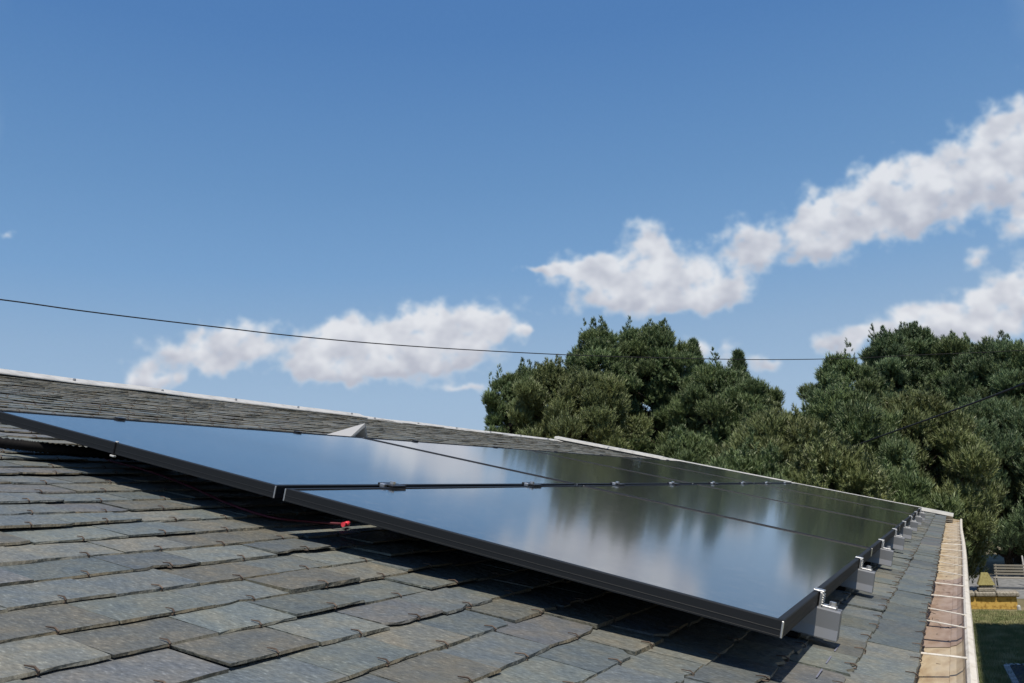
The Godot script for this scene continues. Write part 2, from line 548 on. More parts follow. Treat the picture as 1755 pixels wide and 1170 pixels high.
func make_house() -> void:
	var house := thing("house", "low house with grey slate roof carrying the black solar panels", "house")
	var rng := RandomNumberGenerator.new()
	rng.seed = 77
	# slates
	var spots := []
	var rows := int((ridge_v(-2.6) - EAVE_V) / COURSE) + 1
	for r in rows:
		var v := EAVE_V + r * COURSE
		var shift := 0.05 if r % 2 == 0 else 0.13
		var u := -2.6 + shift - 0.08
		while u < VERGE_U - 0.06:
			# widths vary about 16 cm, pulled back towards the half bond
			var cell := -2.6 + shift - 0.08 + roundf((u + 2.6 - shift + 0.08) / 0.16) * 0.16
			var wide := clampf(0.16 + rng.randf_range(-0.022, 0.022) - 0.5 * (u - cell), 0.125, 0.195)
			var uc := u + wide / 2
			u += wide
			if v > ridge_v(uc) - 0.03:
				break
			var p := wp(uc, v, ROOF_N)
			var q := pixel(p)
			var inside := q.x > -70 and q.x < 1800 and q.y < 1230 and q.y > 500
			var hidden := uc > 0.25 and v > 0.06 and v < 2.15
			spots.append([p.distance_to(eye_at) + (0.0 if inside else 100.0) + (30.0 if hidden else 0.0), uc, v, wide / 0.16])
	spots.sort_custom(func(a, b): return a[0] < b[0])
	var kinds := []
	for k in 40:
		var st := tool()
		var hs := tool()
		slate_into(st, hs, Transform3D(), rng)
		kinds.append([mesh_of(st, M.slate), mesh_of(hs, M.hook)])
	var field := tool()
	var hooks := tool()
	for i in spots.size():
		var u: float = spots[i][1]
		var v: float = spots[i][2]
		var pose := slate_pose(u, v, rng) * Transform3D(Basis.from_scale(Vector3(spots[i][3], 1, 1)), Vector3())
		if i < 300:
			var k: Array = kinds[rng.randi() % kinds.size()]
			var s := part("slate", k[0], house, pose)
			part("slate_hook", k[1], s, Transform3D(Basis.from_scale(Vector3(1.0 / spots[i][3], 1, 1)), Vector3()))
		else:
			slate_into(field, hooks if spots[i][0] < 5.0 else null, pose, rng, smoothstep(1.6, 2.6, v) * 0.9)
	obj("slate_field", field, M.slate, house).set_meta("kind", "stuff")
	obj("slate_hooks", hooks, M.hook, house).set_meta("kind", "stuff")
	# boarding under the slates, the far slope, walls
	var st := tool()
	var corners := [[-2.6, EAVE_V + 0.02], [VERGE_U, EAVE_V + 0.02], [VERGE_U, ridge_v(VERGE_U)], [-2.6, ridge_v(-2.6)]]
	var up := []
	var low := []
	for c in corners:
		up.append(wp(c[0], c[1], ROOF_N - 0.022))
		low.append(wp(c[0], c[1], ROOF_N - 0.06))
	quad(st, up[0], up[1], up[2], up[3])
	quad(st, low[3], low[2], low[1], low[0])
	for i in 4:
		quad(st, low[i], low[(i + 1) % 4], up[(i + 1) % 4], up[i])
	obj("roof_boarding", st, M.deck, house)
	st = tool()
	st.set_color(Color(0.22, 0.23, 0.23))
	var ra := wp(-2.6, ridge_v(-2.6), ROOF_N)
	var rb := wp(VERGE_U, ridge_v(VERGE_U), ROOF_N)
	var drop := Vector3(-4.6, -1.15, 0)
	var dn := Vector3(0, -0.05, 0)
	quad(st, ra, rb, rb + drop, ra + drop)
	quad(st, ra + dn, ra + drop + dn, rb + drop + dn, rb + dn)
	quad(st, ra + drop, rb + drop, rb + drop + dn, ra + drop + dn)
	quad(st, ra, ra + drop, ra + drop + dn, ra + dn)
	quad(st, rb, rb + dn, rb + drop + dn, rb + drop)
	obj("far_roof_slope", st, M.slate, house)
	st = tool()
	var wy: float = wp(0, EAVE_V, ROOF_N - 0.09).y
	var xa := -0.25
	var xb: float = ra.x + drop.x + 0.5
	cbox(st, Vector3((xa + xb) / 2, wy / 2, -(VERGE_U - 2.6) / 2 + 0.0), Vector3(xa - xb, wy, VERGE_U + 2.6 - 0.5))
	obj("wall", st, M.wall_render, house)
	st = tool()
	for z in [2.3, -(VERGE_U - 0.3)]:
		var a := Vector3(xa, wy, z)
		var c := Vector3(xb, wy, z)
		var top := Vector3(rb.x, rb.y - 0.12, z)
		tri(st, a, top, c)
		tri(st, a + Vector3(0, 0, -0.1), c + Vector3(0, 0, -0.1), top + Vector3(0, 0, -0.1))
		quad(st, a, a + Vector3(0, 0, -0.1), top + Vector3(0, 0, -0.1), top)
		quad(st, top, top + Vector3(0, 0, -0.1), c + Vector3(0, 0, -0.1), c)
	obj("gable", st, M.wall_render, house)
	# white ridge flashing in two lengths, white verge flashing in three
	var cuts := [[-2.6, 1.3, 0.0], [1.26, 4.72, 0.005], [4.66, VERGE_U - 0.05, -0.011]]
	for c in cuts:
		st = tool()
		var prof := [Vector2(-0.10, ROOF_N + 0.006), Vector2(-0.095, ROOF_N + 0.012), Vector2(-0.03, ROOF_N + 0.021), Vector2(0, ROOF_N + 0.027), Vector2(0.04, ROOF_N + 0.015), Vector2(0.16, ROOF_N - 0.06)]
		var steps := 8
		var rings := []
		var bend := []
		for i in steps + 1:
			bend.append(rng.randf_range(-0.004, 0.005))
		for i in steps + 1:
			var u := lerpf(c[0], c[1], float(i) / steps)
			var ring := []
			for q in prof:
				ring.append(wp(u, ridge_v(u) + q.x, q.y + c[2] + bend[i]))
			for q in [5, 4, 3, 2, 1, 0]:
				ring.append(wp(u, ridge_v(u) + prof[q].x, prof[q].y + c[2] - 0.004 + bend[i]))
			rings.append(ring)
		for i in steps:
			for k in 12:
				var l := (k + 1) % 12
				quad(st, rings[i][k], rings[i + 1][k], rings[i + 1][l], rings[i][l])
		for k in range(0, 5):
			quad(st, rings[0][k], rings[0][k + 1], rings[0][10 - k], rings[0][11 - k])
			quad(st, rings[steps][k + 1], rings[steps][k], rings[steps][11 - k], rings[steps][10 - k])
		var fl := obj("ridge_flashing", st, M.white_paint, house)
		var u := maxf(c[0] + 0.2, 0.6)
		while u < c[1]:
			var sc := tool()
			tube(sc, [wp(u, ridge_v(u) - 0.06, ROOF_N + 0.018 + c[2]), wp(u, ridge_v(u) - 0.06, ROOF_N + 0.029 + c[2])], [0.010, 0.007], 6)
			obj("screw", sc, M.rail_metal, fl)
			u += 0.62
	for c in [[-0.24, 1.35, 0.0], [1.33, 2.78, 0.005], [2.76, ridge_v(VERGE_U) + 0.05, 0.010]]:
		st = tool()
		var prof := PackedVector2Array([Vector2(0.0, ROOF_N + 0.004), Vector2(0.05, ROOF_N - 0.05), Vector2(0.06, ROOF_N - 0.05), Vector2(0.062, ROOF_N + 0.034), Vector2(0.052, ROOF_N + 0.042), Vector2(-0.04, ROOF_N + 0.036), Vector2(-0.05, ROOF_N + 0.010)])
		# profile in (u, n), swept along v
		var xf := RT * Transform3D(Basis(Vector3(0, 0, -1), Vector3(0, 1, 0), Vector3(-1, 0, 0)), loc(VERGE_U, 0, c[2]))
		extrude(st, prof, Transform3D(xf.basis, xf.origin), c[0], c[1])
		obj("verge_flashing", st, M.white_paint, house)
	# little triangular roof vent above the array
	st = tool()
	var apex := [wp(2.215, 2.47, 0.022), wp(2.235, 2.47, 0.012)]
	var fl0 := wp(2.10, 2.50, ROOF_N)
	var fr0 := wp(2.33, 2.50, ROOF_N)
	var back := wp(2.215, 2.75, ROOF_N)
	tri(st, fl0, apex[0], back)
	tri(st, apex[0], fr0, back)
	var il := wp(2.125, 2.495, ROOF_N)
	var ir := wp(2.305, 2.495, ROOF_N)
	var ia := wp(2.215, 2.468, 0.002)
	quad(st, fl0, il, ia, apex[0])
	quad(st, apex[0], ia, ir, fr0)
	var ib := wp(2.215, 2.70, ROOF_N)
	tri(st, il, ib, ia)
	tri(st, ia, ib, ir)
	obj("roof_vent", st, M.vent_grey, house)
	make_gutter(house, rng)
	# chalk lines left by the fitters
	st = tool()
	for k in 3:
		var a := 0.12 + k * 0.12
		quad(st, wp(a, -0.0455, ROOF_N + 0.0040), wp(a + 0.07, -0.0455, ROOF_N + 0.0040), wp(a + 0.07, -0.0430, ROOF_N + 0.0040), wp(a, -0.0430, ROOF_N + 0.0040))
	obj("chalk_line", st, M.chalk_blue, house)


func make_gutter(house: Node3D, rng: RandomNumberGenerator) -> void:
	var lengths := [[-2.4, 1.08, "tan"], [1.05, 2.75, "rosy"], [2.72, 5.3, "tan"], [5.27, VERGE_U + 0.05, "tan"]]
	var inner := [Vector2(-0.165, -0.112), Vector2(-0.172, -0.160), Vector2(-0.182, -0.166), Vector2(-0.244, -0.150), Vector2(-0.2445, -0.1475), Vector2(-0.257, -0.142), Vector2(-0.268, -0.130), Vector2(-0.274, -0.112)]
	for k in lengths.size():
		var c: Array = lengths[k]
		var st := tool()
		var steps := 10
		var rings := []
		for i in steps + 1:
			var u := lerpf(c[0], c[1], float(i) / steps)
			var sag := wander(u)
			var ring := []
			for q in inner:
				var f := clampf((q.x + 0.165) / -0.11, 0, 1)
				ring.append(wp(u, q.x + sag.x * f, q.y + sag.y * f + 0.0015 * (k % 2)))
			for j in range(inner.size() - 1, -1, -1):
				var q: Vector2 = inner[j]
				var f := clampf((q.x + 0.165) / -0.11, 0, 1)
				ring.append(wp(u, q.x + sag.x * f - 0.002 * f, q.y + sag.y * f - 0.0025 + 0.0015 * (k % 2)))
			rings.append(ring)
		var n := inner.size() * 2
		for i in steps:
			for j in n:
				var l := (j + 1) % n
				quad(st, rings[i][j], rings[i][l], rings[i + 1][l], rings[i + 1][j])
		obj("gutter_sheet", st, M["gutter_" + c[2]], house)
	# white rolled outer lip
	var st := tool()
	var prof := [Vector2(-0.271, -0.118), Vector2(-0.288, -0.118), Vector2(-0.291, -0.106), Vector2(-0.287, -0.100), Vector2(-0.276, -0.099), Vector2(-0.271, -0.104)]
	var steps := 60
	var rings := []
	for i in steps + 1:
		var u := lerpf(-2.4, VERGE_U + 0.05, float(i) / steps)
		var sag := wander(u)
		var ring := []
		for q in prof:
			ring.append(wp(u, q.x + sag.x, q.y + sag.y + rng.randf_range(-0.0004, 0.0004)))
		rings.append(ring)
	for i in steps:
		for j in 6:
			var l := (j + 1) % 6
			quad(st, rings[i][j], rings[i + 1][j], rings[i + 1][l], rings[i][l])
	obj("gutter_lip", st, M.white_lip, house)
	# straps from the slates to the lip
	for u in [-0.55, -0.18, 0.20, 0.67, 1.12, 1.36, 1.72, 2.10, 2.55, 2.98, 3.4, 3.85, 4.3, 4.75, 5.2, 5.65, 6.1, 6.55, 7.0, 7.45, 7.9]:
		st = tool()
		var sag := wander(u)
		var tw := rng.randf_range(-0.03, 0.05)
		var a := loc(u + tw, -0.176, ROOF_N - 0.014)
		var b := loc(u - tw, -0.272 + sag.x, -0.1005 + sag.y)
		var d := (b - a).normalized()
		var z := d.cross(Vector3.UP).normalized()
		var w := 0.009 if rng.randf() < 0.4 else 0.006
		box(st, RT * Transform3D(Basis(d, z.cross(d), z), (a + b) / 2), Vector3(a.distance_to(b), 0.0025, w * 2), 0.0006)
		obj("gutter_strap", st, M.white_lip, house)
	# dry needles and bits of leaf lying in the gutter
	st = tool()
	for k in 60:
		var u := -0.6 + 6.5 * rng.randf() ** 1.5
		var v := rng.randf_range(-0.240, -0.186)
		var n := -0.166 + (v + 0.182) * (0.016 / -0.062) + 0.004
		var a := rng.randf() * TAU
		var l := rng.randf_range(0.008, 0.03)
		var d := loc(u + cos(a) * l, v + sin(a) * l, n + rng.randf_range(0.0, 0.003))
		tube(st, [RT * loc(u, v, n), RT * d], [rng.randf_range(0.0006, 0.0014), 0.0005], 3, false)
	var bits := obj("gutter_litter", st, M.hook, house)
	bits.set_meta("kind", "stuff")
	# end stop
	st = tool()
	var ends := PackedVector2Array()
	for q in inner:
		ends.append(Vector2(-q.x, q.y))
	st = tool()
	var fan: Array = inner.map(func(q): return wp(VERGE_U + 0.052, q.x + wander(VERGE_U).x * clampf((q.x + 0.165) / -0.11, 0, 1), q.y))
	for i in range(1, fan.size() - 1):
		tri(st, fan[0], fan[i], fan[i + 1])
		tri(st, fan[0] + Vector3(0, 0, -0.003), fan[i + 1] + Vector3(0, 0, -0.003), fan[i] + Vector3(0, 0, -0.003))
	obj("gutter_end", st, M.gutter_tan, house)


func wander(u: float) -> Vector2:
	return Vector2(0.006 - 0.0045 * u + 0.003 * sin(u * 1.1 + 0.4), 0.003 * sin(u * 1.7))


# ---------------------------------------------------------------- solar panels and their fixings
func make_panels() -> void:
	# parts shared by all eight
	var hgt := 0.026
	var g := tool()
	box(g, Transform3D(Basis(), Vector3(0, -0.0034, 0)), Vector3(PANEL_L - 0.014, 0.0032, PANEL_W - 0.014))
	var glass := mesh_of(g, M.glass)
	var b := tool()
	box(b, Transform3D(Basis(), Vector3(0, -0.0082, 0)), Vector3(PANEL_L - 0.02, 0.003, PANEL_W - 0.02))
	var sheet := mesh_of(b, M.black_plastic)
	# rail section: x outwards, y up; outer face with two ribs, a lip over the glass and a foot flange
	var sec := PackedVector2Array([Vector2(-0.030, -hgt), Vector2(0.0, -hgt), Vector2(0.0, -hgt + 0.0025), Vector2(-0.0003, -hgt + 0.003), Vector2(-0.0003, -0.0162), Vector2(0, -0.0158), Vector2(0, -0.0145), Vector2(-0.0003, -0.0141), Vector2(-0.0003, -0.0010), Vector2(-0.002, 0.0), Vector2(-0.011, 0.0), Vector2(-0.0118, -0.0014), Vector2(-0.0105, -0.0100), Vector2(-0.0030, -0.0105), Vector2(-0.0030, -hgt + 0.002), Vector2(-0.030, -hgt + 0.002)])
	var short := tool()
	extrude(short, sec, Transform3D(Basis(Vector3(0, 0, 1), Vector3(0, 1, 0), Vector3(-1, 0, 0)), Vector3()), -PANEL_L / 2 + 0.0015, PANEL_L / 2 - 0.0015)
	var short_rail := mesh_of(short, M.frame)
	var long := tool()
	extrude(long, sec, Transform3D(Basis(Vector3(1, 0, 0), Vector3(0, 1, 0), Vector3(0, 0, 1)), Vector3()), -PANEL_W / 2 + 0.0012, PANEL_W / 2 - 0.0012)
	var long_rail := mesh_of(long, M.frame)
	var ck := tool()
	cbox(ck, Vector3(0, -hgt / 2, 0), Vector3(0.0032, hgt - 0.0008, 0.0032), 0.0006)
	var corner := mesh_of(ck, M.bare_metal)
	var cells := ["nearest", "second", "third", "farthest"]
	for row in 2:
		for col in 4:
			var at := RT * Transform3D(Basis(), loc(col * (PANEL_W + GAP_U) + PANEL_W / 2, row * (PANEL_L + GAP_V) + PANEL_L / 2, 0.0))
			var p := thing("solar_panel", "%s black solar panel from the viewer in the %s row" % [cells[col], "lower, gutter-side" if row == 0 else "upper, ridge-side"], "solar panel", "black solar panels in two rows", at)
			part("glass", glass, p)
			part("back_sheet", sheet, p)
			part("frame_rail", short_rail, p, Transform3D(Basis(), Vector3(0, 0, PANEL_W / 2)))
			part("frame_rail", short_rail, p, Transform3D(Basis(Vector3.UP, PI), Vector3(0, 0, -PANEL_W / 2)))
			part("frame_rail", long_rail, p, Transform3D(Basis(), Vector3(PANEL_L / 2, 0, 0)))
			part("frame_rail", long_rail, p, Transform3D(Basis(Vector3.UP, PI), Vector3(-PANEL_L / 2, 0, 0)))
			for sx in [-1, 1]:
				for sz in [-1, 1]:
					part("frame_corner", corner, p, Transform3D(Basis(), Vector3(sx * (PANEL_L / 2 - 0.0012), -0.0004, sz * (PANEL_W / 2 - 0.0012))))
			if row == 1 and col == 0:
				var cl := tool()
				cbox(cl, Vector3(0.0, -hgt / 2, PANEL_W / 2 + 0.0012), Vector3(0.004, hgt + 0.004, 0.0016), 0.0004)
				cbox(cl, Vector3(0.0, -hgt - 0.001, PANEL_W / 2 - 0.008), Vector3(0.012, 0.003, 0.022), 0.0005)
				obj("edge_clip", cl, M.black_plastic, p)
				cl = tool()
				cbox(cl, Vector3(0.0, 0.0022, PANEL_W / 2 - 0.003), Vector3(0.007, 0.0035, 0.006), 0.0008)
				cbox(cl, Vector3(0.0, -hgt - 0.0045, PANEL_W / 2 + 0.001), Vector3(0.014, 0.004, 0.008), 0.0008)
				obj("clip_tab", cl, M.white_paint, p)
	# fixings: a short length of rail on the slates, a clamp and a bolt
	var ord := ["first", "second", "third", "fourth", "fifth", "sixth", "seventh", "last"]
	var rail_h := 0.056
	for i in 8:
		var u := (i >> 1) * (PANEL_W + GAP_U) + PANEL_W * (0.25 + 0.5 * (i & 1))
		end_fixing(u, -1, hgt, rail_h, "%s silver bracket from the near corner, along the gutter-side panel edge" % ord[i])
	for i in 8:
		var u := (i >> 1) * (PANEL_W + GAP_U) + PANEL_W * (0.25 + 0.5 * (i & 1))
		mid_fixing(u, hgt, rail_h, "%s clamp from the viewer in the gap between the panel rows" % ord[i])
	for i in 8:
		var u := (i >> 1) * (PANEL_W + GAP_U) + PANEL_W * (0.25 + 0.5 * (i & 1))
		end_fixing(u, 1, hgt, rail_h, "%s black clamp from the viewer on the panels' ridge-side edge" % ord[i])


func rubber_feet(f: Node3D, inner: float) -> void:
	for x in ([-0.05, -0.20] if inner > 0 else [-0.08, 0.08]):
		var st := tool()
		cbox(st, Vector3(x, -0.0065, 0), Vector3(0.05, 0.013, 0.036), 0.002)
		obj("rubber_foot", st, M.black_plastic, f)


func rail_section(h: float) -> PackedVector2Array:
	# x along u, y up from the slates: a stepped extrusion, wider at the foot
	return PackedVector2Array([Vector2(-0.021, 0), Vector2(0.021, 0), Vector2(0.0215, h * 0.04), Vector2(0.0175, h * 0.36), Vector2(0.0175, h - 0.003), Vector2(0.0165, h), Vector2(0.004, h), Vector2(0.004, h - 0.007), Vector2(-0.004, h - 0.007), Vector2(-0.004, h), Vector2(-0.0165, h), Vector2(-0.0175, h - 0.003), Vector2(-0.0175, h * 0.36), Vector2(-0.0215, h * 0.04)])


func end_fixing(u: float, side: int, hgt: float, rail_h: float, label: String) -> void:
	# side -1: the gutter side of the array, 1: the ridge side
	var v_edge := 0.0 if side < 0 else 2 * PANEL_L + GAP_V
	var foot := -hgt - rail_h
	var f := thing("panel_bracket", label, "bracket", "silver brackets along the gutter-side edge" if side < 0 else "clamps along the ridge-side edge", RT * Transform3D(Basis(Vector3.UP, 0.0 if side < 0 else PI), loc(u, v_edge, foot)))
	# local: x outwards from the panel (down the slope for side -1), y out of the roof, z towards the viewer
	var st := tool()
	extrude(st, rail_section(rail_h), Transform3D(Basis(Vector3(0, 0, -1), Vector3(0, 1, 0), Vector3(-1, 0, 0)), Vector3()), -0.043 if side < 0 else -0.022, 0.24)
	obj("mini_rail", st, M.rail_metal, f)
	rubber_feet(f, 1.0)
	var metal: Material = M.bare_metal if side < 0 else M.black_clamp
	st = tool()
	# clamp body: upright against the frame with a lip over it, ribbed outside
	var h := hgt + 0.0005
	cbox(st, Vector3(0.0045, rail_h + h / 2, 0), Vector3(0.005, h, 0.026), 0.0006)
	cbox(st, Vector3(-0.001, rail_h + h + 0.0018, 0), Vector3(0.020, 0.0034, 0.026), 0.0008)
	for k in 5:
		cbox(st, Vector3(0.0082, rail_h + 0.004 + k * 0.0045, 0), Vector3(0.0030, 0.0021, 0.026), 0.0004)
	obj("clamp", st, metal, f)
	st = tool()
	cbox(st, Vector3(0.021, rail_h + 0.0022, 0), Vector3(0.026, 0.0040, 0.024), 0.0008)
	obj("clamp_foot", st, metal, f)
	st = tool()
	tube(st, [Vector3(0.026, rail_h + 0.0042, 0), Vector3(0.026, rail_h + 0.0055, 0), Vector3(0.026, rail_h + 0.0056, 0), Vector3(0.026, rail_h + 0.0125, 0)], [0.0095, 0.0095, 0.0065, 0.0065], 6, false)
	obj("bolt", st, M.bare_metal, f)


func mid_fixing(u: float, hgt: float, rail_h: float, label: String) -> void:
	var foot := -hgt - rail_h
	var f := thing("panel_clamp", label, "clamp", "clamps between the two panel rows", RT * Transform3D(Basis(), loc(u, PANEL_L + GAP_V / 2, foot)))
	var st := tool()
	extrude(st, rail_section(rail_h), Transform3D(Basis(Vector3(0, 0, -1), Vector3(0, 1, 0), Vector3(-1, 0, 0)), Vector3()), -0.12, 0.12)
	obj("mini_rail", st, M.rail_metal, f)
	rubber_feet(f, 0.0)
	var top := rail_h + hgt
	st = tool()
	cbox(st, Vector3(0, top + 0.0028, 0), Vector3(0.046, 0.0045, 0.06), 0.001)
	cbox(st, Vector3(-0.0095, rail_h + hgt / 2, 0), Vector3(0.003, hgt, 0.05), 0.0)
	cbox(st, Vector3(0.0095, rail_h + hgt / 2, 0), Vector3(0.003, hgt, 0.05), 0.0)
	obj("clamp", st, M.black_clamp, f)
	st = tool()
	tube(st, [Vector3(0, rail_h, 0), Vector3(0, top + 0.0050, 0)], [0.004, 0.004], 6)
	tube(st, [Vector3(0, top + 0.0050, 0), Vector3(0, top + 0.0115, 0)], [0.0078, 0.0078], 6, false)
	obj("bolt", st, M.bare_metal, f)
	st = tool()
	cbox(st, Vector3(0, top + 0.0012, 0.038), Vector3(0.014, 0.010, 0.012), 0.001)
	obj("spring_clip", st, M.bare_metal, f)


func make_cables() -> void:
	var st := tool()
	var pts := []
	for q in [[0.3, 2.05, -0.06], [0.25, 1.93, -0.075], [0.224, 1.821, -0.089], [0.222, 1.712, -0.089], [0.217, 1.615, -0.089], [0.178, 1.442, -0.089], [0.119, 1.263, -0.089], [0.105, 1.122, -0.089], [0.156, 1.065, -0.089], [0.215, 1.006, -0.084]]:
		pts.append(wp(q[0], q[1], q[2]))
	tube(st, smoothed(pts, 6), [0.0028], 6)
	single("red_cable", st, M.cable_red, "thin dark red cable lying on shaded slates under the panels", "cable")
	var plug := thing("cable_connector", "small bright red cable connector under the nearest lower panel", "connector", "", RT * Transform3D(Basis(Vector3.UP, 0.25) * Basis.from_scale(Vector3(0.75, 0.75, 0.75)), loc(0.235, 1.007, -0.0855)))
	st = tool()
	tube(st, [Vector3(-0.02, 0, 0), Vector3(-0.019, 0, 0), Vector3(-0.001, 0, 0), Vector3(0.0, 0, 0)].map(func(p): return Vector3(p.z, p.y, p.x)), [0.006, 0.0075, 0.0075, 0.006], 8)
	obj("sleeve", st, M.connector_red, plug)
	st = tool()
	tube(st, [Vector3(0, 0, 0.0), Vector3(0, 0, 0.012), Vector3(0, 0, 0.0125), Vector3(0, 0, 0.022)], [0.0055, 0.0055, 0.0075, 0.0075], 8)
	obj("nut", st, M.connector_red, plug)
	# corrugated conduit running out to the left
	st = tool()
	pts = smoothed([wp(-0.75, 2.25, -0.062), wp(-0.40, 2.06, -0.062), wp(-0.06, 1.865, -0.062), wp(0.02, 1.815, -0.062), wp(0.2, 1.74, -0.062), wp(0.5, 1.72, -0.062)], 26)
	var fine := []
	var radii := []
	for i in pts.size():
		fine.append(pts[i])
		radii.append(0.0150 if i % 2 == 0 else 0.0115)
	tube(st, fine, radii, 10)
	single("corrugated_conduit", st, M.black_plastic, "black corrugated conduit running onto slates from beneath upper left panel", "conduit")


# ---------------------------------------------------------------- wires
func at_px(px: float, py: float, d: float) -> Vector3:
	return eye_at + ray(px, py) * d


func make_wires() -> void:
	var st := tool()
	var px := [[-900, 420, 7.0], [-300, 478, 7.0], [0, 513, 7.2], [130, 531, 7.3], [250, 546, 7.5], [370, 560, 7.7], [490, 574, 8.0], [640, 588, 8.4], [800, 599, 9.0], [1000, 609, 9.8], [1180, 614, 10.6], [1310, 616, 11.4], [1450, 614, 12.2], [1600, 607, 13.2], [1755, 600, 14.2], [2000, 583, 16.0], [2500, 540, 19.0]]
	tube(st, smoothed(px.map(func(q): return at_px(q[0], q[1], q[2])), 5), [0.0052], 6)
	single("overhead_wire", st, M.wire_black, "long thin overhead wire crossing the sky above the roof", "wire")
	st = tool()
	px = [[1400, 790, 26.0], [1446, 771, 24.5], [1510, 747, 22.5], [1600, 715, 20.0], [1680, 686, 18.0], [1755, 657, 16.3], [1900, 594, 14.0], [2200, 440, 11.0]]
	tube(st, smoothed(px.map(func(q): return at_px(q[0], q[1], q[2])), 5), [0.018], 6)
	single("service_cable", st, M.wire_black, "short black cable slanting down across the dark pines at right", "cable")


# ---------------------------------------------------------------- trees
var tuft: ArrayMesh
var spray: ArrayMesh


func make_tuft(sd: int, blades: int, length: float, width: float, spread: float) -> ArrayMesh:
	var rng := RandomNumberGenerator.new()
	rng.seed = sd
	var st := tool()
	for k in blades:
		var a := TAU * k / blades + rng.randf_range(-0.3, 0.3)
		var t := rng.randf_range(0.0, 0.75)
		var lean := spread * rng.randf_range(0.55, 1.15) * (1.0 - 0.35 * t)
		var root := Vector3(0, t * length * 0.75, 0)
		var d := Vector3(sin(lean) * cos(a), cos(lean), sin(lean) * sin(a))
		var s := d.cross(Vector3(0.35 * cos(a * 3.1), 1.0, 0.35 * sin(a * 2.3))).normalized()
		var l := length * rng.randf_range(0.42, 0.62)
		st.set_color(grey(rng.randf_range(0.75, 1.1)))
		tri(st, root - s * width, root + d * l, root + s * width)
	return mesh_of(st, M.needles)


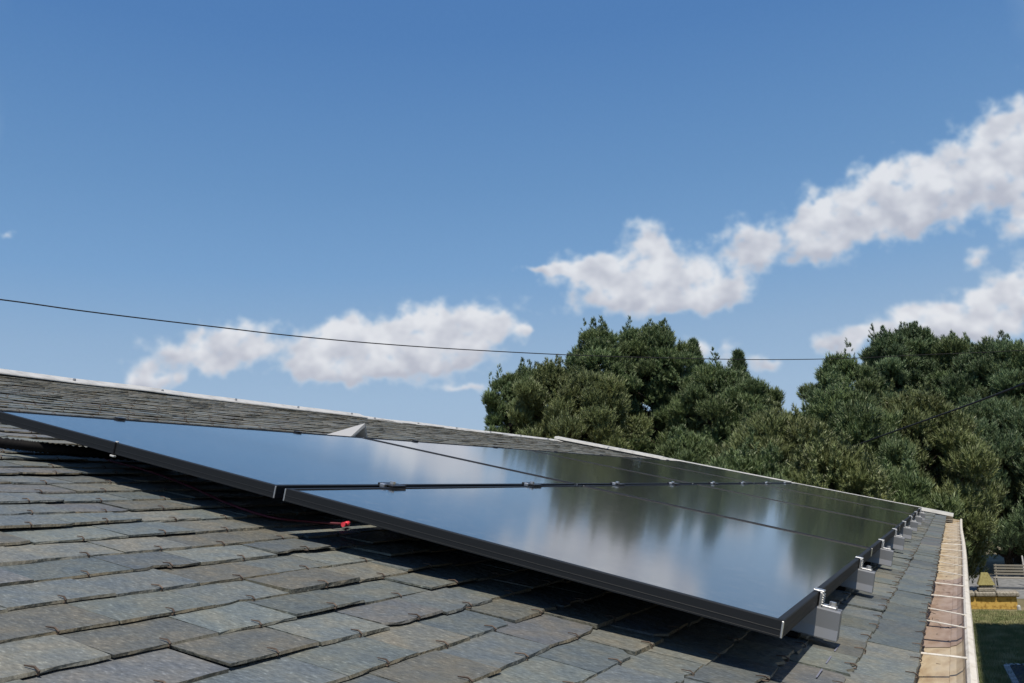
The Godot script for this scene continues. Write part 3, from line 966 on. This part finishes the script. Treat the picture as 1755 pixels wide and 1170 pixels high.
# crown: MultiMesh of needle tufts set over many branch ends; wood: trunk and limbs
func tree(called: String, label: String, group: String, base: Vector3, h: float, radius: float, low: float, sd: int, clumps: int, per: int, tone: Vector3, shape := "round", aim := Vector3()) -> void:
	var rng := RandomNumberGenerator.new()
	rng.seed = sd
	var t := thing(called, label, "tree", group, Transform3D(Basis(), base))
	var wood := tool()
	var lean := Vector3(rng.randf_range(-0.05, 0.05), 1, rng.randf_range(-0.05, 0.05)) * h + aim * 0.0
	var tr := 0.018 * h + 0.03
	var path := []
	for k in 7:
		var f := k / 6.0
		path.append(lean * f * 0.93 + Vector3(rng.randf_range(-0.12, 0.12), 0, rng.randf_range(-0.12, 0.12)) * f * h * 0.06)
	tube(wood, path, [tr * 1.2, tr, tr * 0.9, tr * 0.75, tr * 0.55, tr * 0.35, tr * 0.12], 8)
	var poses := []
	var cols := []
	var crown_h := h - low
	var ph := [rng.randf() * TAU, rng.randf() * TAU]
	for c in clumps:
		var f := (c + rng.randf()) / clumps
		var a := c * 2.39996 + rng.randf_range(-0.5, 0.5)
		var y := low + crown_h * f
		var r := 0.0
		if shape == "spire":
			r = radius * (1.0 - f) * rng.randf_range(0.5, 1.1)
		else:
			var e := 2.0 * f - 0.9
			r = radius * sqrt(maxf(0.04, 1.0 - e * e * 0.82)) * sqrt(rng.randf_range(0.22, 1.0))
			if f > 0.93:
				r *= 0.75
		if shape != "spire":
			r *= 1.0 + 0.22 * sin(2.0 * a + ph[0]) + 0.16 * sin(5.0 * a + 3.0 * f + ph[1])
		var off := Vector3(cos(a) * r, y, sin(a) * r) + lean * f - Vector3(0, lean.y * f, 0) + aim * (r / radius) * 0.0
		var size := radius * rng.randf_range(0.20, 0.34) if shape != "spire" else 0.06 + radius * 0.17 * (1.0 - f)
		# a limb from the trunk out to the clump
		var root: Vector3 = lean * clampf((y - r * 0.55) / h, 0.08, 0.9)
		var mid := root.lerp(off, 0.55) + Vector3(0, rng.randf_range(-0.15, 0.1) * r, 0)
		tube(wood, [root, mid, off], [tr * 0.30 * (1.1 - f * 0.6) + 0.012, tr * 0.2 + 0.008, 0.012], 5)
		var hue := rng.randf_range(-1.0, 1.0)
		var ct := tone * (1.0 + 0.22 * rng.randf_range(-1, 1)) + Vector3(0.014, 0.006, -0.004) * maxf(0.0, hue)
		for k in per:
			var d := Vector3(rng.randfn(), rng.randfn() * 0.8 + 0.28, rng.randfn()).normalized()
			var rr := size * rng.randf_range(0.35, 1.0)
			if rng.randf() < 0.12:
				rr *= 1.25
			var p := off + Vector3(d.x * rr, d.y * rr * 0.72, d.z * rr)
			var axis := (d * 0.8 + Vector3(0, 1.15, 0) + Vector3(rng.randf_range(-0.4, 0.4), rng.randf_range(-0.2, 0.4), rng.randf_range(-0.4, 0.4))).normalized()
			var x := axis.cross(Vector3(rng.randfn(), rng.randfn(), rng.randfn())).normalized()
			var s := rng.randf_range(0.7, 1.25)
			poses.append(Transform3D(Basis(x, axis, x.cross(axis)) * Basis.from_scale(Vector3(s, s * 1.55, s)), p))
			var j := rng.randf_range(0.8, 1.2)
			cols.append(Color(ct.x * j, ct.y * j, ct.z * j))
	if shape != "spire":
		for c in int(clumps * 0.75):
			var f := rng.randf_range(0.45, 1.0)
			var a := rng.randf() * TAU
			var e := 2.0 * f - 0.9
			var r := radius * sqrt(maxf(0.02, 1.0 - e * e * 0.82)) * sqrt(rng.randf_range(0.1, 0.9))
			var foot := Vector3(cos(a) * r, low + crown_h * f, sin(a) * r) + lean * f - Vector3(0, lean.y * f, 0)
			var tall := rng.randf_range(0.5, 0.9) * (1.0 if f < 0.75 else rng.randf_range(0.8, 1.5))
			var ct := tone * rng.randf_range(0.85, 1.2)
			for k in 44:
				var g := rng.randf()
				var b := rng.randf() * TAU
				var out := Vector3(cos(b), 0, sin(b))
				var axis := (out * (0.9 - 0.7 * g) + Vector3(0, 1.0, 0)).normalized()
				var x := axis.cross(Vector3(rng.randfn(), rng.randfn(), rng.randfn())).normalized()
				var s := rng.randf_range(0.55, 0.95)
				poses.append(Transform3D(Basis(x, axis, x.cross(axis)) * Basis.from_scale(Vector3(s, s, s)), foot + Vector3(0, g * tall, 0) + out * (0.26 * (1.0 - g) + 0.02)))
				var j := rng.randf_range(0.85, 1.2)
				cols.append(Color(ct.x * j, ct.y * j, ct.z * j))
	obj("trunk", wood, M.bark, t)
	var mm := MultiMesh.new()
	mm.transform_format = MultiMesh.TRANSFORM_3D
	mm.use_colors = true
	mm.mesh = tuft
	mm.instance_count = poses.size()
	for i in poses.size():
		mm.set_instance_transform(i, poses[i])
		mm.set_instance_color(i, cols[i])
	var crown := MultiMeshInstance3D.new()
	crown.name = "crown"
	crown.set_meta("kind", "stuff")
	crown.multimesh = mm
	t.add_child(crown, true)


# base point on the ground so that a tree of the right height reaches pixel (px, py) at distance d
func ground_spot(px: float, py: float, d: float) -> Array:
	var r := ray(px, py)
	var flat := Vector3(r.x, 0, r.z)
	var k := d / flat.length()
	var p := eye_at + r * k
	return [Vector3(p.x, 0, p.z), p.y]


func make_trees() -> void:
	tuft = make_tuft(9, 22, 0.22, 0.0125, 1.05)
	var pine := Vector3(0.145, 0.206, 0.088)
	var dark := Vector3(0.126, 0.188, 0.090)
	var olive := Vector3(0.168, 0.206, 0.084)
	var list := [
		# name, label, px, py(top), distance, radius, low, clumps, tufts each, tone
		["pine_tree", "leftmost small pine at the left end of the tree group", 868, 640, 37.0, 1.25, 2.6, 26, 64, pine],
		["pine_tree", "broad olive pine second from the left end of the tree group", 940, 622, 36.0, 1.9, 1.5, 44, 70, olive],
		["pine_tree", "small pine between the leftmost pine and the broad olive pine", 903, 626, 38.0, 1.2, 2.6, 26, 64, pine],
		["pine_tree", "pine leaning against the left side of the tallest pair", 984, 608, 38.0, 1.3, 2.6, 30, 66, dark],
		["pine_tree", "pine dropping away on the right side of the tallest pair", 1160, 592, 39.0, 1.2, 2.6, 30, 66, dark],
		["pine_tree", "left head of the tallest pair of pines", 1024, 562, 38.0, 1.6, 3.6, 40, 68, pine],
		["pine_tree", "middle pine filling between the tallest pair", 1078, 566, 40.0, 1.6, 3.0, 40, 66, pine],
		["pine_tree", "right head of the tallest pair of pines", 1128, 558, 39.0, 1.75, 3.6, 44, 68, pine],
		["pine_tree", "lower olive pine in front of the tallest pair", 1015, 640, 35.0, 2.1, 3.0, 44, 66, olive],
		["pine_tree", "pine sloping down right of the tallest pair", 1210, 632, 37.0, 2.0, 2.6, 46, 68, pine],
		["spruce_tree", "slim pointed spruce tip rising above pines against a cloud", 1205, 586, 42.0, 1.5, 5.0, 80, 12, dark],
		["spruce_tree", "smaller pointed spruce tip just right of the slim spruce", 1252, 608, 42.0, 1.3, 5.0, 70, 12, dark],
		["pine_tree", "pine beside the left side of the notch of sky", 1286, 648, 36.0, 1.4, 1.8, 38, 66, pine],
		["pine_tree", "small pine at the right side of the notch of sky", 1412, 640, 39.0, 1.1, 2.6, 28, 64, dark],
		["pine_tree", "pine a little right of the notch of sky, meeting the wire", 1450, 610, 40.0, 1.5, 2.2, 38, 66, pine],
		["pine_tree", "left head of the tall pines in the right half", 1505, 574, 43.0, 1.7, 3.6, 42, 68, dark],
		["pine_tree", "highest round head of the tall pines in the right half", 1560, 559, 44.0, 1.6, 3.6, 42, 68, dark],
		["pine_tree", "tall pine right of the highest right-hand head", 1618, 580, 44.0, 1.9, 3.4, 44, 68, pine],
		["pine_tree", "tall pine at the right behind the end of the wire", 1692, 588, 43.0, 2.1, 3.2, 46, 68, dark],
		["pine_tree", "pine cut by the right edge of the picture", 1772, 594, 42.0, 2.4, 3.0, 50, 68, pine],
		["pine_tree", "front pine rising directly behind the far end of the panels", 1190, 742, 29.0, 1.5, 0.6, 38, 66, pine],
		["pine_tree", "front pine below the notch of sky", 1330, 708, 28.0, 2.1, 0.8, 46, 66, olive],
		["pine_tree", "front pine where the slanting black cable ends", 1450, 672, 29.0, 2.2, 0.8, 46, 66, pine],
		["pine_tree", "front pine left of the gutter end, low and dense", 1400, 765, 23.0, 1.7, 0.3, 40, 60, olive],
		["pine_tree", "front pine directly above the gutter end", 1555, 684, 31.0, 2.1, 0.8, 48, 66, olive],
		["pine_tree", "low dense pine right behind the far white verge", 1270, 778, 22.0, 1.5, 0.3, 36, 60, pine],
		["pine_tree", "low dense pine behind the far roof corner", 1525, 800, 26.0, 1.5, 0.3, 38, 60, pine],
		["pine_tree", "shady pine behind the garden wall and stone finial", 1690, 690, 39.0, 2.5, 0.9, 52, 66, dark],
		["pine_tree", "bushy pine at the right edge behind the grey terrace", 1785, 725, 40.0, 2.6, 0.6, 50, 66, olive],
	]
	for i in list.size():
		var q: Array = list[i]
		var s := ground_spot(q[2], q[3], q[4])
		var spire: bool = q[0] == "spruce_tree"
		tree(q[0], q[1], "pines beyond the roof", s[0], s[1] - (0.1 if spire else 0.42), q[5], q[6], 400 + i * 7, int(q[7] * 1.25), int(q[8] * 4.0), q[9], "spire" if spire else "round")


# the neighbour's house just outside the frame; its shadow lies on the lawn
func make_neighbour() -> void:
	var h := thing("neighbour_house", "cream rendered neighbouring house beyond the right edge, shading the lawn", "house", "", Transform3D(Basis(), Vector3(5.9, 0, -10.3)))
	var st := tool()
	cbox(st, Vector3(0, 5.9, 0), Vector3(6.2, 11.8, 15.2))
	obj("wall", st, M.wall_render, h)
	st = tool()
	cbox(st, Vector3(0, 11.9, 0), Vector3(6.3, 0.2, 15.3), 0.03)
	obj("roof_slab", st, M.garden_stone, h)
	for k in 4:
		for y in [1.6, 4.6, 7.6, 10.4]:
			st = tool()
			cbox(st, Vector3(-3.11, y, -5.2 + k * 3.4), Vector3(0.06, 1.3, 1.1), 0.01)
			var w := obj("window", st, M.white_paint, h)
			st = tool()
			cbox(st, Vector3(-3.145, y, -5.2 + k * 3.4), Vector3(0.02, 1.12, 0.92))
			obj("pane", st, M.glass, w)


# ---------------------------------------------------------------- ground and garden
func sheet(x0: float, x1: float, z0: float, z1: float, y: float) -> SurfaceTool:
	var st := tool()
	quad(st, Vector3(x0, y, z1), Vector3(x1, y, z1), Vector3(x1, y, z0), Vector3(x0, y, z0))
	return st


func make_garden() -> void:
	setting("ground", sheet(-600, 600, -900, 300, 0.0), M.ground)
	setting("lawn", sheet(0.2, 14, -26.0, 4, 0.006), M.lawn)
	setting("terrace_paving", sheet(0.2, 9, -36.5, -29.0, 0.006), M.paving)
	var rng := RandomNumberGenerator.new()
	rng.seed = 31
	# grass blades over the part of the lawn in view
	var st := tool()
	for k in 9:
		var a := TAU * k / 9.0
		var r := Vector3(cos(a), 0, sin(a)) * rng.randf_range(0.005, 0.03)
		var tip := r * 2.0 + Vector3(rng.randf_range(-0.02, 0.02), rng.randf_range(0.04, 0.085), rng.randf_range(-0.02, 0.02))
		var s := Vector3(-sin(a), 0, cos(a)) * 0.005
		st.set_color(grey(rng.randf_range(0.8, 1.1)))
		tri(st, r - s, r + s, tip)
	var mm := MultiMesh.new()
	mm.transform_format = MultiMesh.TRANSFORM_3D
	mm.use_colors = true
	mm.mesh = mesh_of(st, M.grass)
	mm.instance_count = 26000
	var patch := noise(0.9, 12, 3)
	for i in mm.instance_count:
		var p := Vector3(rng.randf_range(0.25, 3.4), 0.006, rng.randf_range(-25.9, -11.0))
		var s := rng.randf_range(0.7, 1.4)
		mm.set_instance_transform(i, Transform3D(Basis(Vector3.UP, rng.randf() * TAU) * Basis.from_scale(Vector3(s, s, s)), p))
		var f := clampf(0.5 + patch.get_noise_2d(p.x * 2.0, p.z * 2.0), 0, 1)
		var c := Vector3(0.18, 0.215, 0.085).lerp(Vector3(0.42, 0.39, 0.22), f * f * rng.randf_range(0.5, 1.2))
		mm.set_instance_color(i, Color(c.x, c.y, c.z))
	var g := MultiMeshInstance3D.new()
	g.name = "grass"
	g.multimesh = mm
	add_child(g)
	g.set_meta("kind", "stuff")
	g.set_meta("label", "short patchy grass covering the lawn below the gutter")
	g.set_meta("category", "grass")
	# low ochre wall with stone coping
	var wall := thing("garden_wall", "low ochre garden wall with grey stone coping beyond the lawn", "wall", "", Transform3D(Basis(Vector3.UP, 0.06), Vector3(0.2, 0, -26.6)))
	st = tool()
	cbox(st, Vector3(0.5, 0.17, 0), Vector3(1.42, 0.34, 0.3), 0.01)
	obj("wall_body", st, M.ochre_render, wall)
	var x := -0.25
	for w in [0.46, 0.52, 0.56]:
		st = tool()
		cbox(st, Vector3(x + w / 2, 0.34 + 0.065, 0), Vector3(w - 0.012, 0.13, 0.46), 0.03, rng.randf_range(-0.02, 0.02))
		obj("coping_stone", st, M.garden_stone, wall)
		x += w
	# finial
	var fin := thing("stone_finial", "weathered stone finial with yellowish pyramid top on the ochre wall", "finial", "", Transform3D(Basis(Vector3.UP, 0.06) * Basis.from_scale(Vector3(1, 0.75, 1)), Vector3(0.72, 0.47, -26.65)))
	st = tool()
	cbox(st, Vector3(0, 0.07, 0), Vector3(0.44, 0.14, 0.42), 0.02)
	obj("plinth", st, M.garden_stone, fin)
	st = tool()
	cbox(st, Vector3(0, 0.19, 0), Vector3(0.34, 0.10, 0.34), 0.02)
	obj("neck", st, M.garden_stone, fin)
	st = tool()
	var b := []
	var tp := []
	for k in [[-1, 1], [1, 1], [1, -1], [-1, -1]]:
		b.append(Vector3(k[0] * 0.21, 0.24, k[1] * 0.21))
		tp.append(Vector3(k[0] * 0.085, 0.66, k[1] * 0.085))
	for k in 4:
		quad(st, b[k], b[(k + 1) % 4], tp[(k + 1) % 4], tp[k])
	quad(st, tp[0], tp[1], tp[2], tp[3])
	quad(st, b[3], b[2], b[1], b[0])
	obj("pyramid", st, M.lichen_stone, fin)
	# pale slatted bench on the terrace
	var bench := thing("garden_bench", "weathered slatted garden bench on the grey terrace under the pines", "bench", "", Transform3D(Basis(Vector3.UP, -0.25) * Basis.from_scale(Vector3(0.8, 0.8, 0.8)), Vector3(1.55, 0.006, -31.6)))
	for k in 5:
		st = tool()
		cbox(st, Vector3(0, 0.44, 0.2 - k * 0.1), Vector3(1.3, 0.025, 0.07), 0.004)
		obj("seat_slat", st, M.weathered_wood, bench)
	for k in 4:
		st = tool()
		cbox(st, Vector3(0, 0.56 + k * 0.11, -0.28 - k * 0.02), Vector3(1.3, 0.07, 0.025), 0.004)
		obj("back_slat", st, M.weathered_wood, bench)
	for sx in [-0.58, 0.58]:
		for sz in [-0.22, 0.2]:
			st = tool()
			cbox(st, Vector3(sx, 0.2135, sz), Vector3(0.05, 0.427, 0.05), 0.004)
			obj("leg", st, M.weathered_wood, bench)
		st = tool()
		box(st, Transform3D(Basis(Vector3(1, 0, 0), -0.18), Vector3(sx, 0.68, -0.325)), Vector3(0.05, 0.52, 0.03), 0.004)
		obj("back_post", st, M.weathered_wood, bench)
	# pale post
	st = tool()
	tube(st, [Vector3(2.0, 0, -32.6), Vector3(2.0, 0.95, -32.6), Vector3(2.0, 0.98, -32.6)], [0.025, 0.025, 0.012], 8)
	single("pale_post", st, M.white_paint, "thin pale post standing at the right of the terrace", "post")
	# two pale edging stones
	for k in 2:
		st = tool()
		cbox(st, Vector3(1.42 + k * 0.22, 0.08, -26.2 + k * 0.05), Vector3(0.09, 0.16, 0.1), 0.03, 0.3 + k)
		single("edging_stone", st, M.white_paint, ["small pale edging stone just right of the ochre wall", "small pale edging stone nearest the right edge of the picture"][k], "stone", "pale stones at the lawn edge")
	make_rug()


func make_rug() -> void:
	var rug := thing("outdoor_rug", "dark blue rug with striped rounded border on the shaded lawn", "rug", "", Transform3D(Basis(Vector3.UP, 0.04), Vector3(2.15, 0.02, -16.7)))
	var outline := func(w: float, d: float, r: float, y: float) -> Array:
		var out := []
		for c in [[1, 1, 0.0], [-1, 1, PI / 2], [-1, -1, PI], [1, -1, PI * 1.5]]:
			for k in 7:
				var a: float = c[2] + PI / 2 * k / 6.0
				out.append(Vector3(c[0] * (w - r) + cos(a) * r, y, c[1] * (d - r) + sin(a) * r))
		return out
	var st := tool()
	var a: Array = outline.call(1.32, 1.32, 0.14, 0.05)
	for k in a.size():
		tri(st, Vector3(0, 0.05, 0), a[(k + 1) % a.size()], a[k])
		quad(st, a[k], a[(k + 1) % a.size()], a[(k + 1) % a.size()] - Vector3(0, 0.05, 0), a[k] - Vector3(0, 0.05, 0))
	obj("field", st, M.rug_blue, rug)
	var o: Array = outline.call(1.42, 1.42, 0.2, 0.056)
	var i: Array = outline.call(1.32, 1.32, 0.14, 0.056)
	var pale := tool()
	var bars := tool()
	# walk round the border in short steps, pale and dark by turns
	for k in o.size():
		var l := (k + 1) % o.size()
		var n := maxi(1, int(o[k].distance_to(o[l]) / 0.06))
		for s in n:
			var q := [o[k].lerp(o[l], float(s) / n), o[k].lerp(o[l], (s + 1.0) / n), i[k].lerp(i[l], (s + 1.0) / n), i[k].lerp(i[l], float(s) / n)]
			var t: SurfaceTool = pale if (s + k) % 2 == 0 else bars
			var dn := Vector3(0, 0.058 if t == pale else 0.054, 0)
			var up := Vector3(0, 0.004 if t == pale else 0.0, 0)
			quad(t, q[3] + up, q[2] + up, q[1] + up, q[0] + up)
			quad(t, q[0] + up, q[1] + up, q[1] + up - dn, q[0] + up - dn)
	obj("pale_braid", pale, M.rug_white, rug)
	obj("dark_braid", bars, M.rug_blue, rug)


# ---------------------------------------------------------------- scene
func _ready() -> void:
	# camera
	var cam := Camera3D.new()
	cam.name = "camera"
	var r0 := Vector3(0.45056833, -0.8756337, 0.1739362)
	var r1 := Vector3(0.14307745, -0.12148761, -0.98222686)
	var r2 := Vector3(0.88120203, 0.46744666, 0.07054497)
	var turn := func(d: Vector3) -> Vector3: return RT.basis * loc(d.x, d.y, d.z)
	eye_basis = Basis(turn.call(r0), -turn.call(r1), -turn.call(r2)).orthonormalized()
	eye_at = wp(-1.39292, -0.1979, 0.25134)
	cam.transform = Transform3D(eye_basis, eye_at)
	cam.fov = rad_to_deg(2.0 * atan(585.0 / focal))
	cam.near = 0.02
	cam.far = 2000.0
	add_child(cam)
	cam.current = true
	# sun: behind the viewer and high, almost square to the roof
	var to_sun: Vector3 = (RT.basis * loc(-0.45, 0.04, 1.0)).normalized()
	var sun := DirectionalLight3D.new()
	sun.name = "sun"
	sun.light_energy = 1.55
	sun.light_color = Color(1.0, 0.955, 0.88)
	sun.light_angular_distance = 0.5
	sun.shadow_enabled = true
	add_child(sun)
	sun.look_at_from_position(Vector3(0, 20, 0), Vector3(0, 20, 0) - to_sun, Vector3(0, 0, 1))
	# sky
	var world := WorldEnvironment.new()
	world.name = "world"
	var e := Environment.new()
	e.background_mode = Environment.BG_SKY
	var sm := PanoramaSkyMaterial.new()
	sm.panorama = ImageTexture.create_from_image(make_sky(to_sun))
	e.sky = Sky.new()
	e.sky.sky_material = sm
	e.tonemap_mode = Environment.TONE_MAPPER_LINEAR
	e.tonemap_exposure = 1.0
	e.sdfgi_enabled = true
	e.ssao_enabled = true
	e.ssil_enabled = true
	world.environment = e
	add_child(world)
	print("sky ", Time.get_ticks_msec())
	make_materials()
	make_house()
	print("house ", Time.get_ticks_msec())
	make_panels()
	make_cables()
	make_wires()
	make_garden()
	make_neighbour()
	print("garden ", Time.get_ticks_msec())
	make_trees()
	print("trees ", Time.get_ticks_msec())
